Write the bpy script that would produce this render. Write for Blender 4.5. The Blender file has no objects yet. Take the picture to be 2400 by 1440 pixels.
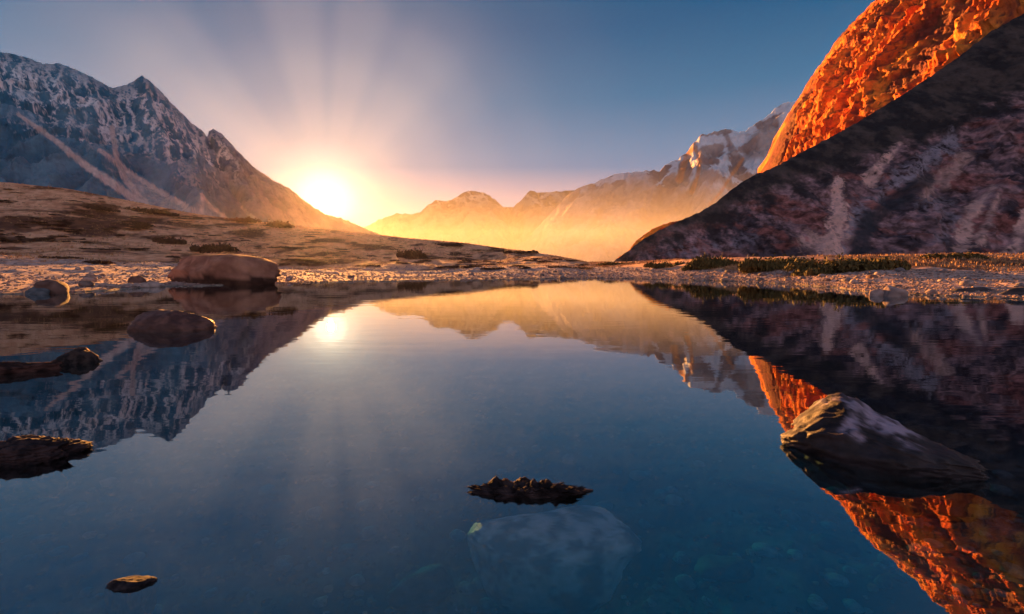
import bpy, math, random
import numpy as np
random.seed(7)
rng = np.random.default_rng(11)
PI = math.pi
R = math.radians

# ------------------------------------------------------------------ camera
sc = bpy.context.scene
FPX = 1067.0                    # focal length in pixels of the 2400 px wide photograph
PITCH = R(5.25)
CAM = np.array([0.0, 0.0, 1.2])
cd = bpy.data.cameras.new('camera')
cam = bpy.data.objects.new('camera', cd)
sc.collection.objects.link(cam)
cd.sensor_width = 36.0
cd.lens = 36.0 * FPX / 2400.0
cd.clip_start = 0.05
cd.clip_end = 80000.0
cam.location = CAM
cam.rotation_euler = (PI / 2 - PITCH, 0, 0)
sc.camera = cam
FW = np.array([0, math.cos(PITCH), -math.sin(PITCH)])
UP = np.array([0, math.sin(PITCH), math.cos(PITCH)])

def ray(px, py):
    d = FW * FPX + np.array([1.0, 0, 0]) * (px - 1200) + UP * (720 - py)
    return d / np.linalg.norm(d)

def at_depth(px, py, Y):
    d = ray(px, py)
    return CAM + d * (Y / d[1])

def on_water(px, py, z=0.0):
    d = ray(px, py)
    return CAM + d * ((z - CAM[2]) / d[2])

def proj(P):
    q = P - CAM
    dep = q @ FW
    dep = np.where(dep > 0.01, dep, 0.01)
    return 1200 + FPX * q[:, 0] / dep, 720 - FPX * (q @ UP) / dep

# ------------------------------------------------------------------ sky, sun, exposure
EXPO = 2.4
SUN_DISC = ray(764, 470)        # where the sun stands in the sky
SUN = ray(765, 474)             # the lamp stands in the glowing disc
sun_el = math.asin(SUN[2])
sun_az = math.atan2(SUN[0], SUN[1])

world = bpy.data.worlds.new('World')
sc.world = world
world.use_nodes = True
nt = world.node_tree
for n in list(nt.nodes):
    nt.nodes.remove(n)

class G:
    """small helper to write node graphs"""
    def __init__(self, tree):
        self.t = tree
    def n(self, typ, **kw):
        nd = self.t.nodes.new(typ)
        for k, v in kw.items():
            setattr(nd, k, v)
        return nd
    def put(self, sock, v):
        if isinstance(v, bpy.types.NodeSocket):
            self.t.links.new(v, sock)
        elif v is not None:
            sock.default_value = v
    def m(self, op, a, b=None, c=None, clamp=False):
        nd = self.n('ShaderNodeMath', operation=op, use_clamp=clamp)
        self.put(nd.inputs[0], a)
        if b is not None: self.put(nd.inputs[1], b)
        if c is not None: self.put(nd.inputs[2], c)
        return nd.outputs[0]
    def dot(self, a, v):
        nd = self.n('ShaderNodeVectorMath', operation='DOT_PRODUCT')
        self.put(nd.inputs[0], a); self.put(nd.inputs[1], v)
        return nd.outputs['Value']
    def ramp(self, f, stops, interp='LINEAR'):
        nd = self.n('ShaderNodeValToRGB')
        cr = nd.color_ramp
        cr.interpolation = interp
        while len(cr.elements) > 1:
            cr.elements.remove(cr.elements[-1])
        for i, (p, c) in enumerate(stops):
            e = cr.elements[0] if i == 0 else cr.elements.new(p)
            e.position = p
            e.color = (c, c, c, 1) if isinstance(c, (int, float)) else (*c, 1)
        self.put(nd.inputs[0], f)
        return nd.outputs[0]
    def mix(self, f, a, b, typ='MIX'):
        nd = self.n('ShaderNodeMix', data_type='RGBA', blend_type=typ)
        self.put(nd.inputs[0], f)
        for s, v in ((nd.inputs[6], a), (nd.inputs[7], b)):
            self.put(s, (*v, 1) if isinstance(v, tuple) and len(v) == 3 else v)
        return nd.outputs[2]
    def noise(self, vec, scale, detail=5, rough=0.55, dist=0.0):
        nd = self.n('ShaderNodeTexNoise')
        if vec is not None: self.put(nd.inputs['Vector'], vec)
        nd.inputs['Scale'].default_value = scale
        nd.inputs['Detail'].default_value = detail
        nd.inputs['Roughness'].default_value = rough
        nd.inputs['Distortion'].default_value = dist
        return nd.outputs[0]

def srgb(r, g, b, k=1.0):
    f = lambda c: (c / 255 / 12.92 if c / 255 <= .04045 else ((c / 255 + .055) / 1.055) ** 2.4)
    return (f(r) * k, f(g) * k, f(b) * k)

g = G(nt)
K = 2.0 ** -EXPO
tc = g.n('ShaderNodeTexCoord').outputs['Generated']
nrm = g.n('ShaderNodeVectorMath', operation='NORMALIZE'); g.put(nrm.inputs[0], tc)
D = nrm.outputs[0]
# elevation 0..1 over 0..90 degrees
sepd = g.n('ShaderNodeSeparateXYZ'); g.put(sepd.inputs[0], D)
el = g.m('DIVIDE', g.m('ARCSINE', g.m('MAXIMUM', sepd.outputs[2], 0.0)), PI / 2)
base = g.ramp(el, [(0.0, srgb(160, 140, 168, K)), (0.10, srgb(150, 148, 172, K)), (0.15, srgb(120, 139, 168, K)),
                   (0.21, srgb(70, 117, 154, K)), (0.29, srgb(30, 90, 134, K)), (0.42, srgb(4, 78, 116, K)), (0.6, srgb(4, 62, 100, K)), (1.0, srgb(6, 48, 84, K))])
cosA = g.dot(D, tuple(SUN_DISC))
A = g.m('DIVIDE', g.m('ARCCOSINE', g.m('MINIMUM', g.m('MAXIMUM', cosA, -1.0), 1.0)), PI)   # 0..1
# wide rosy veil and close peach glow round the sun
veil = g.ramp(A, [(0.0, 0.80), (0.04, 0.60), (0.07, 0.40), (0.10, 0.23), (0.13, 0.11), (0.17, 0.04), (0.22, 0.01), (0.3, 0.0)], 'EASE')
s_r = np.cross(SUN_DISC, [0, 0, 1.0]); s_r /= np.linalg.norm(s_r)
s_u = np.cross(s_r, SUN_DISC)
phi = g.m('DIVIDE', g.m('ARCTAN2', g.dot(D, tuple(s_u)), g.dot(D, tuple(s_r))), PI)         # up half: 0..1
beams = g.ramp(phi, [(0.0, .55), (0.15, .5), (0.22, .72), (0.28, 1.0), (0.335, .88), (0.375, .72), (0.41, .92),
                     (0.455, .86), (0.485, .62), (0.515, .84), (0.56, .8), (0.61, .42), (0.67, .36), (0.72, .72), (0.78, 1.0),
                     (0.84, .86), (0.92, .7), (1.0, .6)], 'EASE')
bfade = g.ramp(A, [(0.0, 0.0), (0.03, 0.3), (0.06, 1.0), (0.10, 0.8), (0.15, 0.0)], 'EASE')
ray_amt = g.m('MULTIPLY', bfade, g.m('SUBTRACT', beams, 0.62))
veil_b = g.m('MAXIMUM', g.m('ADD', veil, g.m('MULTIPLY', ray_amt, 0.46)), 0.0)
veil_b = g.m('MINIMUM', veil_b, 1.0)
col = g.mix(veil_b, base, srgb(224, 200, 192, K))
peach = g.ramp(A, [(0.0, 1.0), (0.012, 0.6), (0.03, 0.20), (0.06, 0.03), (0.09, 0.0)], 'EASE')
col = g.mix(peach, col, srgb(255, 232, 205, K))
hot = g.ramp(A, [(0.0, 1.0), (0.0070, 1.0), (0.012, 0.42), (0.022, 0.12), (0.04, 0.0)], 'EASE')
hotc = g.n('ShaderNodeVectorMath', operation='SCALE'); hotc.inputs[0].default_value = (1.0 * 0.3, 0.86 * 0.3, 0.6 * 0.3); g.put(hotc.inputs['Scale'], hot)
col = g.mix(1.0, col, hotc.outputs[0], 'ADD')
sky = g.n('ShaderNodeTexSky', sky_type='NISHITA', sun_disc=False)
sky.sun_elevation = sun_el
sky.sun_rotation = sun_az
sky.altitude = 3500.0
sky.air_density = 1.0
sky.dust_density = 1.5
back = g.ramp(A, [(0.0, 0.0), (0.33, 0.0), (0.60, 0.85), (1.0, 1.0)], 'EASE')
lowb = g.ramp(el, [(0.0, 0.75), (0.1, 1.0), (0.3, 0.8), (0.6, 0.25), (1.0, 0.1)], 'EASE')
col = g.mix(g.m('MULTIPLY', back, lowb), col, srgb(218, 204, 216, K))     # unseen pink sky opposite the rising sun, brightened to fill the shade
bg1 = g.n('ShaderNodeBackground'); g.put(bg1.inputs[0], col); bg1.inputs[1].default_value = 0.92
bg2 = g.n('ShaderNodeBackground'); g.put(bg2.inputs[0], sky.outputs[0]); bg2.inputs[1].default_value = 0.002
ad = g.n('ShaderNodeAddShader'); nt.links.new(bg1.outputs[0], ad.inputs[0]); nt.links.new(bg2.outputs[0], ad.inputs[1])
wo = g.n('ShaderNodeOutputWorld'); nt.links.new(ad.outputs[0], wo.inputs[0])

sl = bpy.data.lights.new('sun', 'SUN')
sl.energy = 5.0
sl.angle = R(0.5)
sl.color = (1.0, 0.39, 0.085)
so = bpy.data.objects.new('sun', sl)
sc.collection.objects.link(so)
so.rotation_euler = (PI / 2 - sun_el, 0, PI - sun_az)
so.location = (-400, 1000, 150)

sc.view_settings.view_transform = 'Standard'
sc.view_settings.look = 'None'
sc.view_settings.gamma = 1.0
sc.view_settings.use_curve_mapping = False
sc.view_settings.exposure = EXPO
sc.render.engine = 'CYCLES'
cy = sc.cycles
cy.use_denoising = True
cy.max_bounces = 6
cy.diffuse_bounces = 2
cy.glossy_bounces = 3
cy.transmission_bounces = 2
cy.transparent_max_bounces = 8
cy.volume_bounces = 1
cy.sample_clamp_indirect = 0.8
cy.caustics_refractive = False
cy.caustics_reflective = False

# ------------------------------------------------------------------ numpy noise
_perm = np.random.default_rng(3).permutation(256)
_perm = np.concatenate([_perm, _perm, _perm])
_gr = np.random.default_rng(5).normal(size=(256, 3)); _gr /= np.linalg.norm(_gr, axis=1)[:, None]

def pn(x, y, z):
    """3-D gradient noise, about -0.7..0.7"""
    xi = np.floor(x).astype(np.int64); yi = np.floor(y).astype(np.int64); zi = np.floor(z).astype(np.int64)
    xf = x - xi; yf = y - yi; zf = z - zi
    u = xf * xf * xf * (xf * (xf * 6 - 15) + 10); v = yf * yf * yf * (yf * (yf * 6 - 15) + 10); w = zf * zf * zf * (zf * (zf * 6 - 15) + 10)
    out = 0
    for i in (0, 1):
        a = _perm[(xi + i) & 255]
        wx = u if i else 1 - u
        for j in (0, 1):
            b = _perm[a + ((yi + j) & 255)]
            wy = v if j else 1 - v
            for k in (0, 1):
                gd = _gr[_perm[b + ((zi + k) & 255)]]
                wz = w if k else 1 - w
                out = out + wx * wy * wz * (gd[..., 0] * (xf - i) + gd[..., 1] * (yf - j) + gd[..., 2] * (zf - k))
    return out * 1.5

def fbm(x, y, z=None, oct=5, gain=0.5, lac=2.03, seed=0.0):
    if z is None: z = np.zeros_like(x)
    s = 0; a = 1; f = 1
    for o in range(oct):
        s = s + a * pn(x * f + 17.3 * o + seed, y * f - 9.1 * o + seed, z * f + 5.7 * o)
        a *= gain; f *= lac
    return s

def ridged(x, y, z=None, oct=5, gain=0.5, lac=2.05, seed=0.0):
    """0..~1, sharp crests at 1"""
    if z is None: z = np.zeros_like(x)
    s = 0; a = 0.5; f = 1; w = 1
    for o in range(oct):
        n = 1 - np.abs(pn(x * f + 13.7 * o + seed, y * f + 3.3 * o - seed, z * f + 7.7 * o)) * 1.6
        n = np.clip(n, 0, 1) ** 2 * w
        w = np.clip(n * 1.8, 0, 1)
        s = s + a * n
        a *= gain; f *= lac
    return s

def sstep(a, b, x):
    t = np.clip((x - a) / (b - a), 0, 1)
    return t * t * (3 - 2 * t)

# ------------------------------------------------------------------ mesh and tag helpers
def mesh_np(name, V, F, cols=None, smooth=True):
    me = bpy.data.meshes.new(name)
    V = np.ascontiguousarray(V, dtype=np.float32); F = np.asarray(F, dtype=np.int32)
    n, k = F.shape
    me.vertices.add(len(V)); me.vertices.foreach_set('co', V.ravel())
    me.loops.add(n * k); me.loops.foreach_set('vertex_index', F.ravel())
    me.polygons.add(n)
    me.polygons.foreach_set('loop_start', np.arange(0, n * k, k, dtype=np.int32))
    me.polygons.foreach_set('loop_total', np.full(n, k, dtype=np.int32))
    me.update(calc_edges=True)
    me.polygons.foreach_set('use_smooth', np.full(n, smooth, dtype=bool))
    if cols is not None:
        at = me.color_attributes.new('Col', 'FLOAT_COLOR', 'POINT')
        c = np.ones((len(V), 4), dtype=np.float32); c[:, :3] = cols
        at.data.foreach_set('color', c.ravel())
    me.validate()
    return me

def link(name, me, mat, parent=None, **props):
    o = bpy.data.objects.new(name, me)
    sc.collection.objects.link(o)
    if mat is not None and not me.materials:
        me.materials.append(mat)
    o.parent = parent
    for k, v in props.items():
        if v is not None: o[k] = v
    return o

def gridfaces(nu, nv, wrap=False):
    i = np.arange(nu if wrap else nu - 1); j = np.arange(nv - 1)
    I, J = np.meshgrid(i, j, indexing='ij')
    I2 = (I + 1) % nu
    return np.stack([I * nv + J, I2 * nv + J, I2 * nv + J + 1, I * nv + J + 1], -1).reshape(-1, 4)

def lerp(a, b, t):
    return np.asarray(a) * (1 - t[..., None]) + np.asarray(b) * t[..., None]

# ------------------------------------------------------------------ materials
def col_mat(name, rough=0.9, bump=0.4, bscale=1.0, grain=0.25, gscale=2.0, spec=0.25, detail=8, bdist=0.1):
    m = bpy.data.materials.new(name); m.use_nodes = True
    t = m.node_tree; g = G(t)
    b = t.nodes['Principled BSDF']
    at = g.n('ShaderNodeAttribute', attribute_name='Col')
    co = g.n('ShaderNodeTexCoord').outputs['Object']
    n1 = g.noise(co, gscale, detail, 0.65)
    v = g.m('ADD', g.m('MULTIPLY', g.m('SUBTRACT', n1, 0.5), grain * 4), 1.0)
    c = g.n('ShaderNodeVectorMath', operation='SCALE'); g.put(c.inputs[0], at.outputs['Color']); g.put(c.inputs['Scale'], v)
    g.put(b.inputs['Base Color'], c.outputs[0])
    b.inputs['Roughness'].default_value = rough
    b.inputs['Specular IOR Level'].default_value = spec
    n2 = g.noise(co, bscale, detail, 0.7)
    bp = g.n('ShaderNodeBump'); bp.inputs['Strength'].default_value = bump; bp.inputs['Distance'].default_value = bdist
    g.put(bp.inputs['Height'], n2)
    g.put(b.inputs['Normal'], bp.outputs[0])
    return m

# ------------------------------------------------------------------ ground: lake bed, shore, meadow, valley floor
CREST = [(-500, 375, 100), (-300, 392, 120), (0, 427, 140), (150, 441, 150), (300, 470, 160), (450, 500, 165), (560, 516, 170), (650, 524, 175), (760, 537, 180),
         (860, 547, 185), (950, 558, 180), (1080, 569, 170), (1180, 583, 160), (1250, 592, 140), (1320, 604, 120),
         (1380, 616, 110), (1450, 615, 90), (1600, 609, 60), (1700, 605, 50), (1850, 603, 45), (2070, 601, 44), (2200, 595, 46),
         (2400, 598, 45), (2700, 596, 50), (3100, 590, 50)]
SHORE = [(-500, 715), (-300, 705), (0, 690), (150, 686), (300, 678), (390, 672), (670, 664), (800, 661), (1000, 658), (1200, 655), (1380, 652),
         (1600, 656), (1800, 663), (1950, 672), (2050, 686), (2200, 692), (2400, 700), (2700, 720), (3100, 745)]
cw = np.array([at_depth(*p) for p in CREST])
c_th = np.arctan2(cw[:, 0], cw[:, 1]); c_R = np.hypot(cw[:, 0], cw[:, 1]); c_z = cw[:, 2]
sw = np.array([on_water(*p) for p in SHORE])
s_th = np.arctan2(sw[:, 0], sw[:, 1]); s_R = np.hypot(sw[:, 0], sw[:, 1])
def ext(th, v, back):
    return (np.concatenate([[-PI, -PI * .75], th, [PI * .75, PI]]), np.concatenate([[back, back], v, [back, back]]))
cT, cR = ext(c_th, c_R, 60.0); _, cZ = ext(c_th, c_z, 4.0)
sT, sR = ext(s_th, s_R, 12.0)
def smooth_interp(th, T, V):
    w = R(0.7)
    return (np.interp(th - w, T, V) + np.interp(th, T, V) * 2 + np.interp(th + w, T, V)) / 4

def ground(x, y):
    th = np.arctan2(x, y); r = np.hypot(x, y)
    Rs = smooth_interp(th, sT, sR) * (1 + 0.05 * fbm(th * 14, th * 0 + 2.2, oct=4))
    Rc = smooth_interp(th, cT, cR); Zc = smooth_interp(th, cT, cZ)
    t = (r - Rs) / (Rc - Rs)
    tt = np.clip(t, 0, 1)
    left = sstep(R(12), R(-5), th) * sstep(R(-80), R(-60), th)
    prof = left * (0.15 * tt + 0.85 * tt ** 2.4) + (1 - left) * (0.55 * tt + 0.45 * tt ** 1.5)
    z = 0.04 + Zc * prof
    # rolling bumps and hummocks, damped at the crest so that the skyline stays put
    env = np.sin(np.clip(tt, 0, 1) * PI) ** 0.7 * (0.3 + 0.7 * left)
    z = z + env * (1.1 * fbm(x / 26, y / 26, oct=4, seed=4) + 0.30 * ridged(x / 7, y / 5, oct=3, seed=1) * left)
    z = z + np.clip(t * 6, 0, 1) * (0.10 * fbm(x / 2.2, y / 2.2, oct=4, seed=9))
    z = z + np.where(t > 0, 0.02 * fbm(x / .5, y / .5, oct=3, seed=7), 0)
    # beyond the crest the land drops to the valley floor
    fall = sstep(0, 1.6, t - 1)
    z = np.where(t > 1, z * (1 - fall) + fall * (-3 + 0 * r), z)
    z = z + np.where(t > 1.2, 3.0 * fbm(x / 260, y / 260, oct=4, seed=8) * sstep(1.2, 3, t), 0)
    # lake bed
    d = Rs - r
    right = sstep(R(10), R(35), th)
    deep = 0.52 + 0.45 * sstep(1.5, 9, r) - 0.22 * right
    bed = -deep * np.clip(d / (5.0 + 4 * right), 0, 1) ** 0.8 - 0.01
    bed = bed + 0.07 * fbm(x / 1.3, y / 1.3, oct=5, seed=2) * np.clip(d / 3, 0, 1) + 0.03 * fbm(x * 3.1, y * 3.1, oct=4, seed=12) * np.clip(d / 2, 0, 1)
    bed = np.minimum(bed, -0.012)
    z = np.where(t > 0, z, np.where(d < 0.5, np.minimum(bed, 0.04) * np.clip(d / 0.5, 0, 1) + 0.04 * (1 - np.clip(d / 0.5, 0, 1)), bed))
    return z, t, d

def ground_z(x, y):
    return float(ground(np.array([x], float), np.array([y], float))[0][0])

def hit_ground(px, py):
    d = ray(px, py)
    s = np.exp(np.linspace(math.log(1.0), math.log(400), 1500))
    P = CAM + s[:, None] * d
    z, _, _ = ground(P[:, 0], P[:, 1])
    k = np.nonzero(P[:, 2] < z)[0]
    if len(k) == 0: return None
    return P[k[0]]

th = np.unique(np.concatenate([np.linspace(-PI, -R(56), 60), np.linspace(-R(56), R(56), 900), np.linspace(R(56), PI, 60)]))[:-1]
rr = np.concatenate([np.exp(np.linspace(math.log(0.5), math.log(15), 130)), np.exp(np.linspace(math.log(15.3), math.log(210), 300)),
                     np.exp(np.linspace(math.log(216), math.log(30000), 60))])
TH, RR = np.meshgrid(th, rr, indexing='ij')
X = RR * np.sin(TH); Y = RR * np.cos(TH)
Z, T_, D_ = ground(X.ravel(), Y.ravel())
V = np.stack([X.ravel(), Y.ravel(), Z], 1)
V = np.vstack([V, [0, 0, -0.52]])
F = gridfaces(len(th), len(rr), True)
# colours: what the ground is made of
x = V[:-1, 0]; y = V[:-1, 1]; r = np.hypot(x, y)
tha = np.arctan2(x, y)
n_big = fbm(x / 9, y / 22, oct=5, seed=21); n_sm = fbm(x / 1.6, y / 3.0, oct=4, seed=22)
dry = lerp([0.62, 0.28, 0.15], [0.86, 0.47, 0.28], sstep(-.4, .4, n_sm))
scrub = lerp([0.10, 0.040, 0.022], [0.20, 0.085, 0.045], sstep(-.5, .5, n_sm))
gravel = lerp([0.40, 0.26, 0.22], [0.62, 0.43, 0.37], sstep(-.35, .35, fbm(x * 1.3, y * 1.3, oct=4, seed=23)))
pxx, pyy = proj(V[:-1])
meadow = lerp(dry, scrub, np.zeros(len(x)))
bigpatch = sstep(0.02, 0.30, n_big + 0.30 * n_sm
                 + 0.75 * np.exp(-((pxx - 190) / 210) ** 2 - ((pyy - 525) / 38) ** 2) - 0.10)
meadow = dry * (1 - bigpatch[:, None]) + scrub * bigpatch[:, None]
shore_w = 1 - sstep(0.20, 0.30, T_ + 0.05 * n_sm)
leftw = sstep(R(12), R(-5), tha)
shore_w = leftw * shore_w + (1 - leftw) * (1 - sstep(0.42, 0.52, T_ + 0.1 * n_sm))
col_land = meadow * (1 - shore_w[:, None]) + gravel * shore_w[:, None]
wet = sstep(0.030, 0.0, T_)
col_land = col_land * (1 - 0.45 * wet[:, None])
nb = fbm(x / .55, y / .55, oct=6, gain=.6, seed=30)
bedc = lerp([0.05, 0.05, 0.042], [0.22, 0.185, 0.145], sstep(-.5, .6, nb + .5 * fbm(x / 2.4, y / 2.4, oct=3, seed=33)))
far = sstep(1.1, 1.5, T_)
colg = np.where((T_ > 0)[:, None], col_land, bedc)
colg = colg * (1 - far[:, None]) + np.array([.16, .12, .09]) * far[:, None]
colg = np.vstack([colg, [.1, .09, .07]])
F3 = np.array([[i * len(rr), (i + 1) % len(th) * len(rr), len(V) - 1, len(V) - 1] for i in range(len(th))])
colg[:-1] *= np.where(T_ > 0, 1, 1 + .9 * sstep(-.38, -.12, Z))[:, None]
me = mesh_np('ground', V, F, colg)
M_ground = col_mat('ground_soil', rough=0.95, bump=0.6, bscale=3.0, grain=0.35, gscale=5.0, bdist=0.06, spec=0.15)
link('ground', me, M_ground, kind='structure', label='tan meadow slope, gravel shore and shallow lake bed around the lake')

# ------------------------------------------------------------------ water
def polar_disc(name, n, radius_fn, z):
    a = np.linspace(-PI, PI, n, endpoint=False)
    rad = radius_fn(a)
    V = [[0, 0, z]] + [[rad[i] * math.sin(a[i]), rad[i] * math.cos(a[i]), z] for i in range(n)]
    F = [[0, 1 + (i + 1) % n, 1 + i] for i in range(n)]
    return V, F
Vw, Fw = polar_disc('water', 720, lambda a: smooth_interp(a, sT, sR) * 1.09 + 0.4, 0.0)
nW = len(Vw)
Vw = Vw + [[q[0], q[1], -3.0] for q in Vw]
Fw = Fw + [[f[0] + nW, f[2] + nW, f[1] + nW] for f in Fw] + [[1 + i, 1 + (i + 1) % 720, nW + 1 + (i + 1) % 720, nW + 1 + i] for i in range(720)]
mw = bpy.data.meshes.new('lake_water'); mw.from_pydata(Vw, [], Fw); mw.update()
import bmesh
bm_ = bmesh.new(); bm_.from_mesh(mw); bmesh.ops.recalc_face_normals(bm_, faces=bm_.faces); bm_.to_mesh(mw); bm_.free()
M_water = bpy.data.materials.new('lake_water'); M_water.use_nodes = True
t = M_water.node_tree; g = G(t)
t.nodes.remove(t.nodes['Principled BSDF'])
co = g.n('ShaderNodeTexCoord').outputs['Object']
mp = g.n('ShaderNodeMapping'); g.put(mp.inputs[0], co); mp.inputs['Scale'].default_value = (0.5, 1.7, 1)
n1 = g.noise(mp.outputs[0], 1.1, 3, 0.5, 0.4)
n2 = g.noise(mp.outputs[0], 6.0, 3, 0.5)
hgt = g.m('ADD', n1, g.m('MULTIPLY', n2, 0.08))
bp = g.n('ShaderNodeBump'); bp.inputs['Strength'].default_value = 0.03; bp.inputs['Distance'].default_value = 0.07
g.put(bp.inputs['Height'], hgt)
geo = g.n('ShaderNodeNewGeometry')
fr = g.n('ShaderNodeFresnel'); g.put(fr.inputs['IOR'], g.m('MULTIPLY_ADD', geo.outputs['Backfacing'], 1 / 2.3 - 2.3, 2.3)); g.put(fr.inputs['Normal'], bp.outputs[0])
gl = g.n('ShaderNodeBsdfGlossy'); gl.inputs['Color'].default_value = (0.90, 0.97, 1, 1); gl.inputs['Roughness'].default_value = 0.006
g.put(gl.inputs['Normal'], bp.outputs[0])
tr = g.n('ShaderNodeBsdfTransparent'); tr.inputs['Color'].default_value = (0.92, 0.97, 0.98, 1)
mx = g.n('ShaderNodeMixShader'); g.put(mx.inputs[0], g.m('POWER', fr.outputs[0], 0.75)); t.links.new(tr.outputs[0], mx.inputs[1]); t.links.new(gl.outputs[0], mx.inputs[2])
t.links.new(mx.outputs[0], t.nodes['Material Output'].inputs['Surface'])
va = g.n('ShaderNodeVolumeAbsorption'); va.inputs['Color'].default_value = (0.03, 0.70, 0.84, 1); va.inputs['Density'].default_value = 2.0
t.links.new(va.outputs[0], t.nodes['Material Output'].inputs['Volume'])
link('lake_water', mw, M_water, kind='structure', label='still clear lake water mirroring the mountains and sky')

# ------------------------------------------------------------------ mountains
def dens(pts, n):
    pts = np.array(pts, float)
    px = np.linspace(pts[0, 0], pts[-1, 0], n)
    return px, np.interp(px, pts[:, 0], pts[:, 1]), np.interp(px, pts[:, 0], pts[:, 2])

def build_mountain(name, pts, nu, nv, nb, down, slope, back_slope, base, p=1.25, gull=0.16, gl_len=300.0, gstretch=3.5, rough_amp=0.03,
                   rough_len=120.0, jag=2.0, jaglen=14.0, seed=0.0, env_pow=0.6, warp=0.35, calm=0.0, colour=None, mat=None, label='', foot=None, ledge=0.0):
    px, py, Yd = dens(pts, nu)
    py = py + jag * fbm(px / jaglen, px * 0 + seed, oct=5, gain=.6)
    Rg = np.array([at_depth(a, b, c) for a, b, c in zip(px, py, Yd)])
    dn = np.array(down, float); dn = dn / np.linalg.norm(dn)
    seg = np.r_[0, np.cumsum(np.hypot(np.diff(Rg[:, 0]), np.diff(Rg[:, 1])))]
    v = np.concatenate([-np.linspace(1, 0, nb, endpoint=False) ** 1.2, np.linspace(0, 1, nv) ** 1.15])
    S, W = np.meshgrid(seg, v, indexing='ij')
    H = np.maximum(Rg[:, 2] - base, 1.0)[:, None]
    Lf = H / math.tan(R(slope)); Lb = H / math.tan(R(back_slope))
    w = np.abs(W)
    prof = np.where(W >= 0, (1 - w) ** p, (1 - w) ** 1.1)
    Zs = base + H * prof
    dist = np.where(W >= 0, w * Lf, -w * Lb)
    Xs = Rg[:, 0][:, None] + dist * dn[0]; Ys = Rg[:, 1][:, None] + dist * dn[1]
    # gullies and ribs running down the face
    wx = warp * gl_len * fbm(Xs / gl_len / 1.5, Ys / gl_len / 1.5, Zs / gl_len / 1.5, oct=3, seed=seed + 3)
    a = (S + wx) / gl_len; b = dist / (gl_len * gstretch)
    rd = ridged(a, b, oct=6, gain=.55, seed=seed)
    env = np.clip(w, 0, 1) ** env_pow * (1 - 0.35 * w)
    Zs = Zs + gull * H * env * (rd - 0.62)
    # rock roughness in three dimensions, pushed out along the downhill direction and up
    ff = fbm(Xs / rough_len, Ys / rough_len, Zs / rough_len, oct=7, gain=.58, seed=seed + 7)
    rf = ridged(Xs / rough_len * .7, Ys / rough_len * .7, Zs / rough_len * .7, oct=6, gain=.6, seed=seed + 9)
    e2 = np.clip(w * 12, 0.12, 1)
    e2 = e2 * (1 - calm * (1 - sstep(.12, .5, w)))
    Zs = Zs + rough_amp * H * e2 * (ff * 0.8 + (rf - .5) * 0.7)
    push = rough_amp * H * e2 * (rf - .45) * 1.2
    Xs = Xs + push * dn[0]; Ys = Ys + push * dn[1]
    V = np.stack([Xs, Ys, Zs], -1).reshape(-1, 3)
    F = gridfaces(nu, len(v))
    info = dict(P=V, S=S.ravel(), w=W.ravel(), H=np.broadcast_to(H, S.shape).ravel(), rd=rd.ravel(), ff=ff.ravel(), rf=rf.ravel(),
                dist=dist.ravel(), z=V[:, 2], px=None, py=None)
    # steepness from the grid
    dU = np.gradient(np.stack([Xs, Ys, Zs], -1), axis=0); dV = np.gradient(np.stack([Xs, Ys, Zs], -1), axis=1)
    N = np.cross(dU, dV); N /= np.linalg.norm(N, axis=-1)[..., None] + 1e-9
    N = N * np.sign(N[..., 2:3] + 1e-9)
    info['N'] = N.reshape(-1, 3)
    info['px'], info['py'] = proj(V)
    cols = colour(info)
    me = mesh_np(name, V, F, np.clip(cols, 0, 1))
    if me.polygons[len(me.polygons) // 2].normal.z < 0: me.flip_normals()
    return link(name, me, mat, kind='structure', label=label)

def streak(px, py, line, w0, w1, nz=0.0):
    """soft mask round a polyline given in the picture, thrown onto the slope: band of scree or of painted sunlight"""
    line = np.array(line, float)
    best = np.zeros(len(px))
    seg = np.diff(line, axis=0); L = np.hypot(seg[:, 0], seg[:, 1]); tot = L.sum(); acc = 0
    for i in range(len(seg)):
        dx = px - line[i, 0]; dy = py - line[i, 1]
        t = np.clip((dx * seg[i, 0] + dy * seg[i, 1]) / L[i] ** 2, 0, 1)
        d = np.hypot(dx - t * seg[i, 0], dy - t * seg[i, 1])
        w = w0 + (w1 - w0) * (acc + t * L[i]) / tot
        best = np.maximum(best, 1 - sstep(0.55, 1.25, d / w + nz))
        acc += L[i]
    return best

def poly_mask(px, py, poly, soft=4.0):
    poly = np.array(poly, float); n = len(poly)
    inside = np.zeros(len(px), bool); dmin = np.full(len(px), 1e9)
    for i in range(n):
        x1, y1 = poly[i]; x2, y2 = poly[(i + 1) % n]
        c = ((y1 > py) != (y2 > py)) & (px < (x2 - x1) * (py - y1) / (y2 - y1 + 1e-9) + x1)
        inside ^= c
        L2 = (x2 - x1) ** 2 + (y2 - y1) ** 2
        t = np.clip(((px - x1) * (x2 - x1) + (py - y1) * (y2 - y1)) / L2, 0, 1)
        dmin = np.minimum(dmin, np.hypot(px - x1 - t * (x2 - x1), py - y1 - t * (y2 - y1)))
    return np.where(inside, sstep(-soft, soft, dmin), sstep(-soft, soft, -dmin))

M_mtn = col_mat('mountain_rock', rough=0.92, bump=0.7, bscale=0.02, grain=0.30, gscale=0.03, bdist=18.0, spec=0.2)
M_cliff = col_mat('cliff_rock', rough=0.92, bump=1.0, bscale=0.09, grain=0.35, gscale=0.10, bdist=7.0, spec=0.15)
M_far = col_mat('far_rock', rough=0.95, bump=0.5, bscale=0.006, grain=0.2, gscale=0.01, bdist=40.0, spec=0.1)

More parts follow.
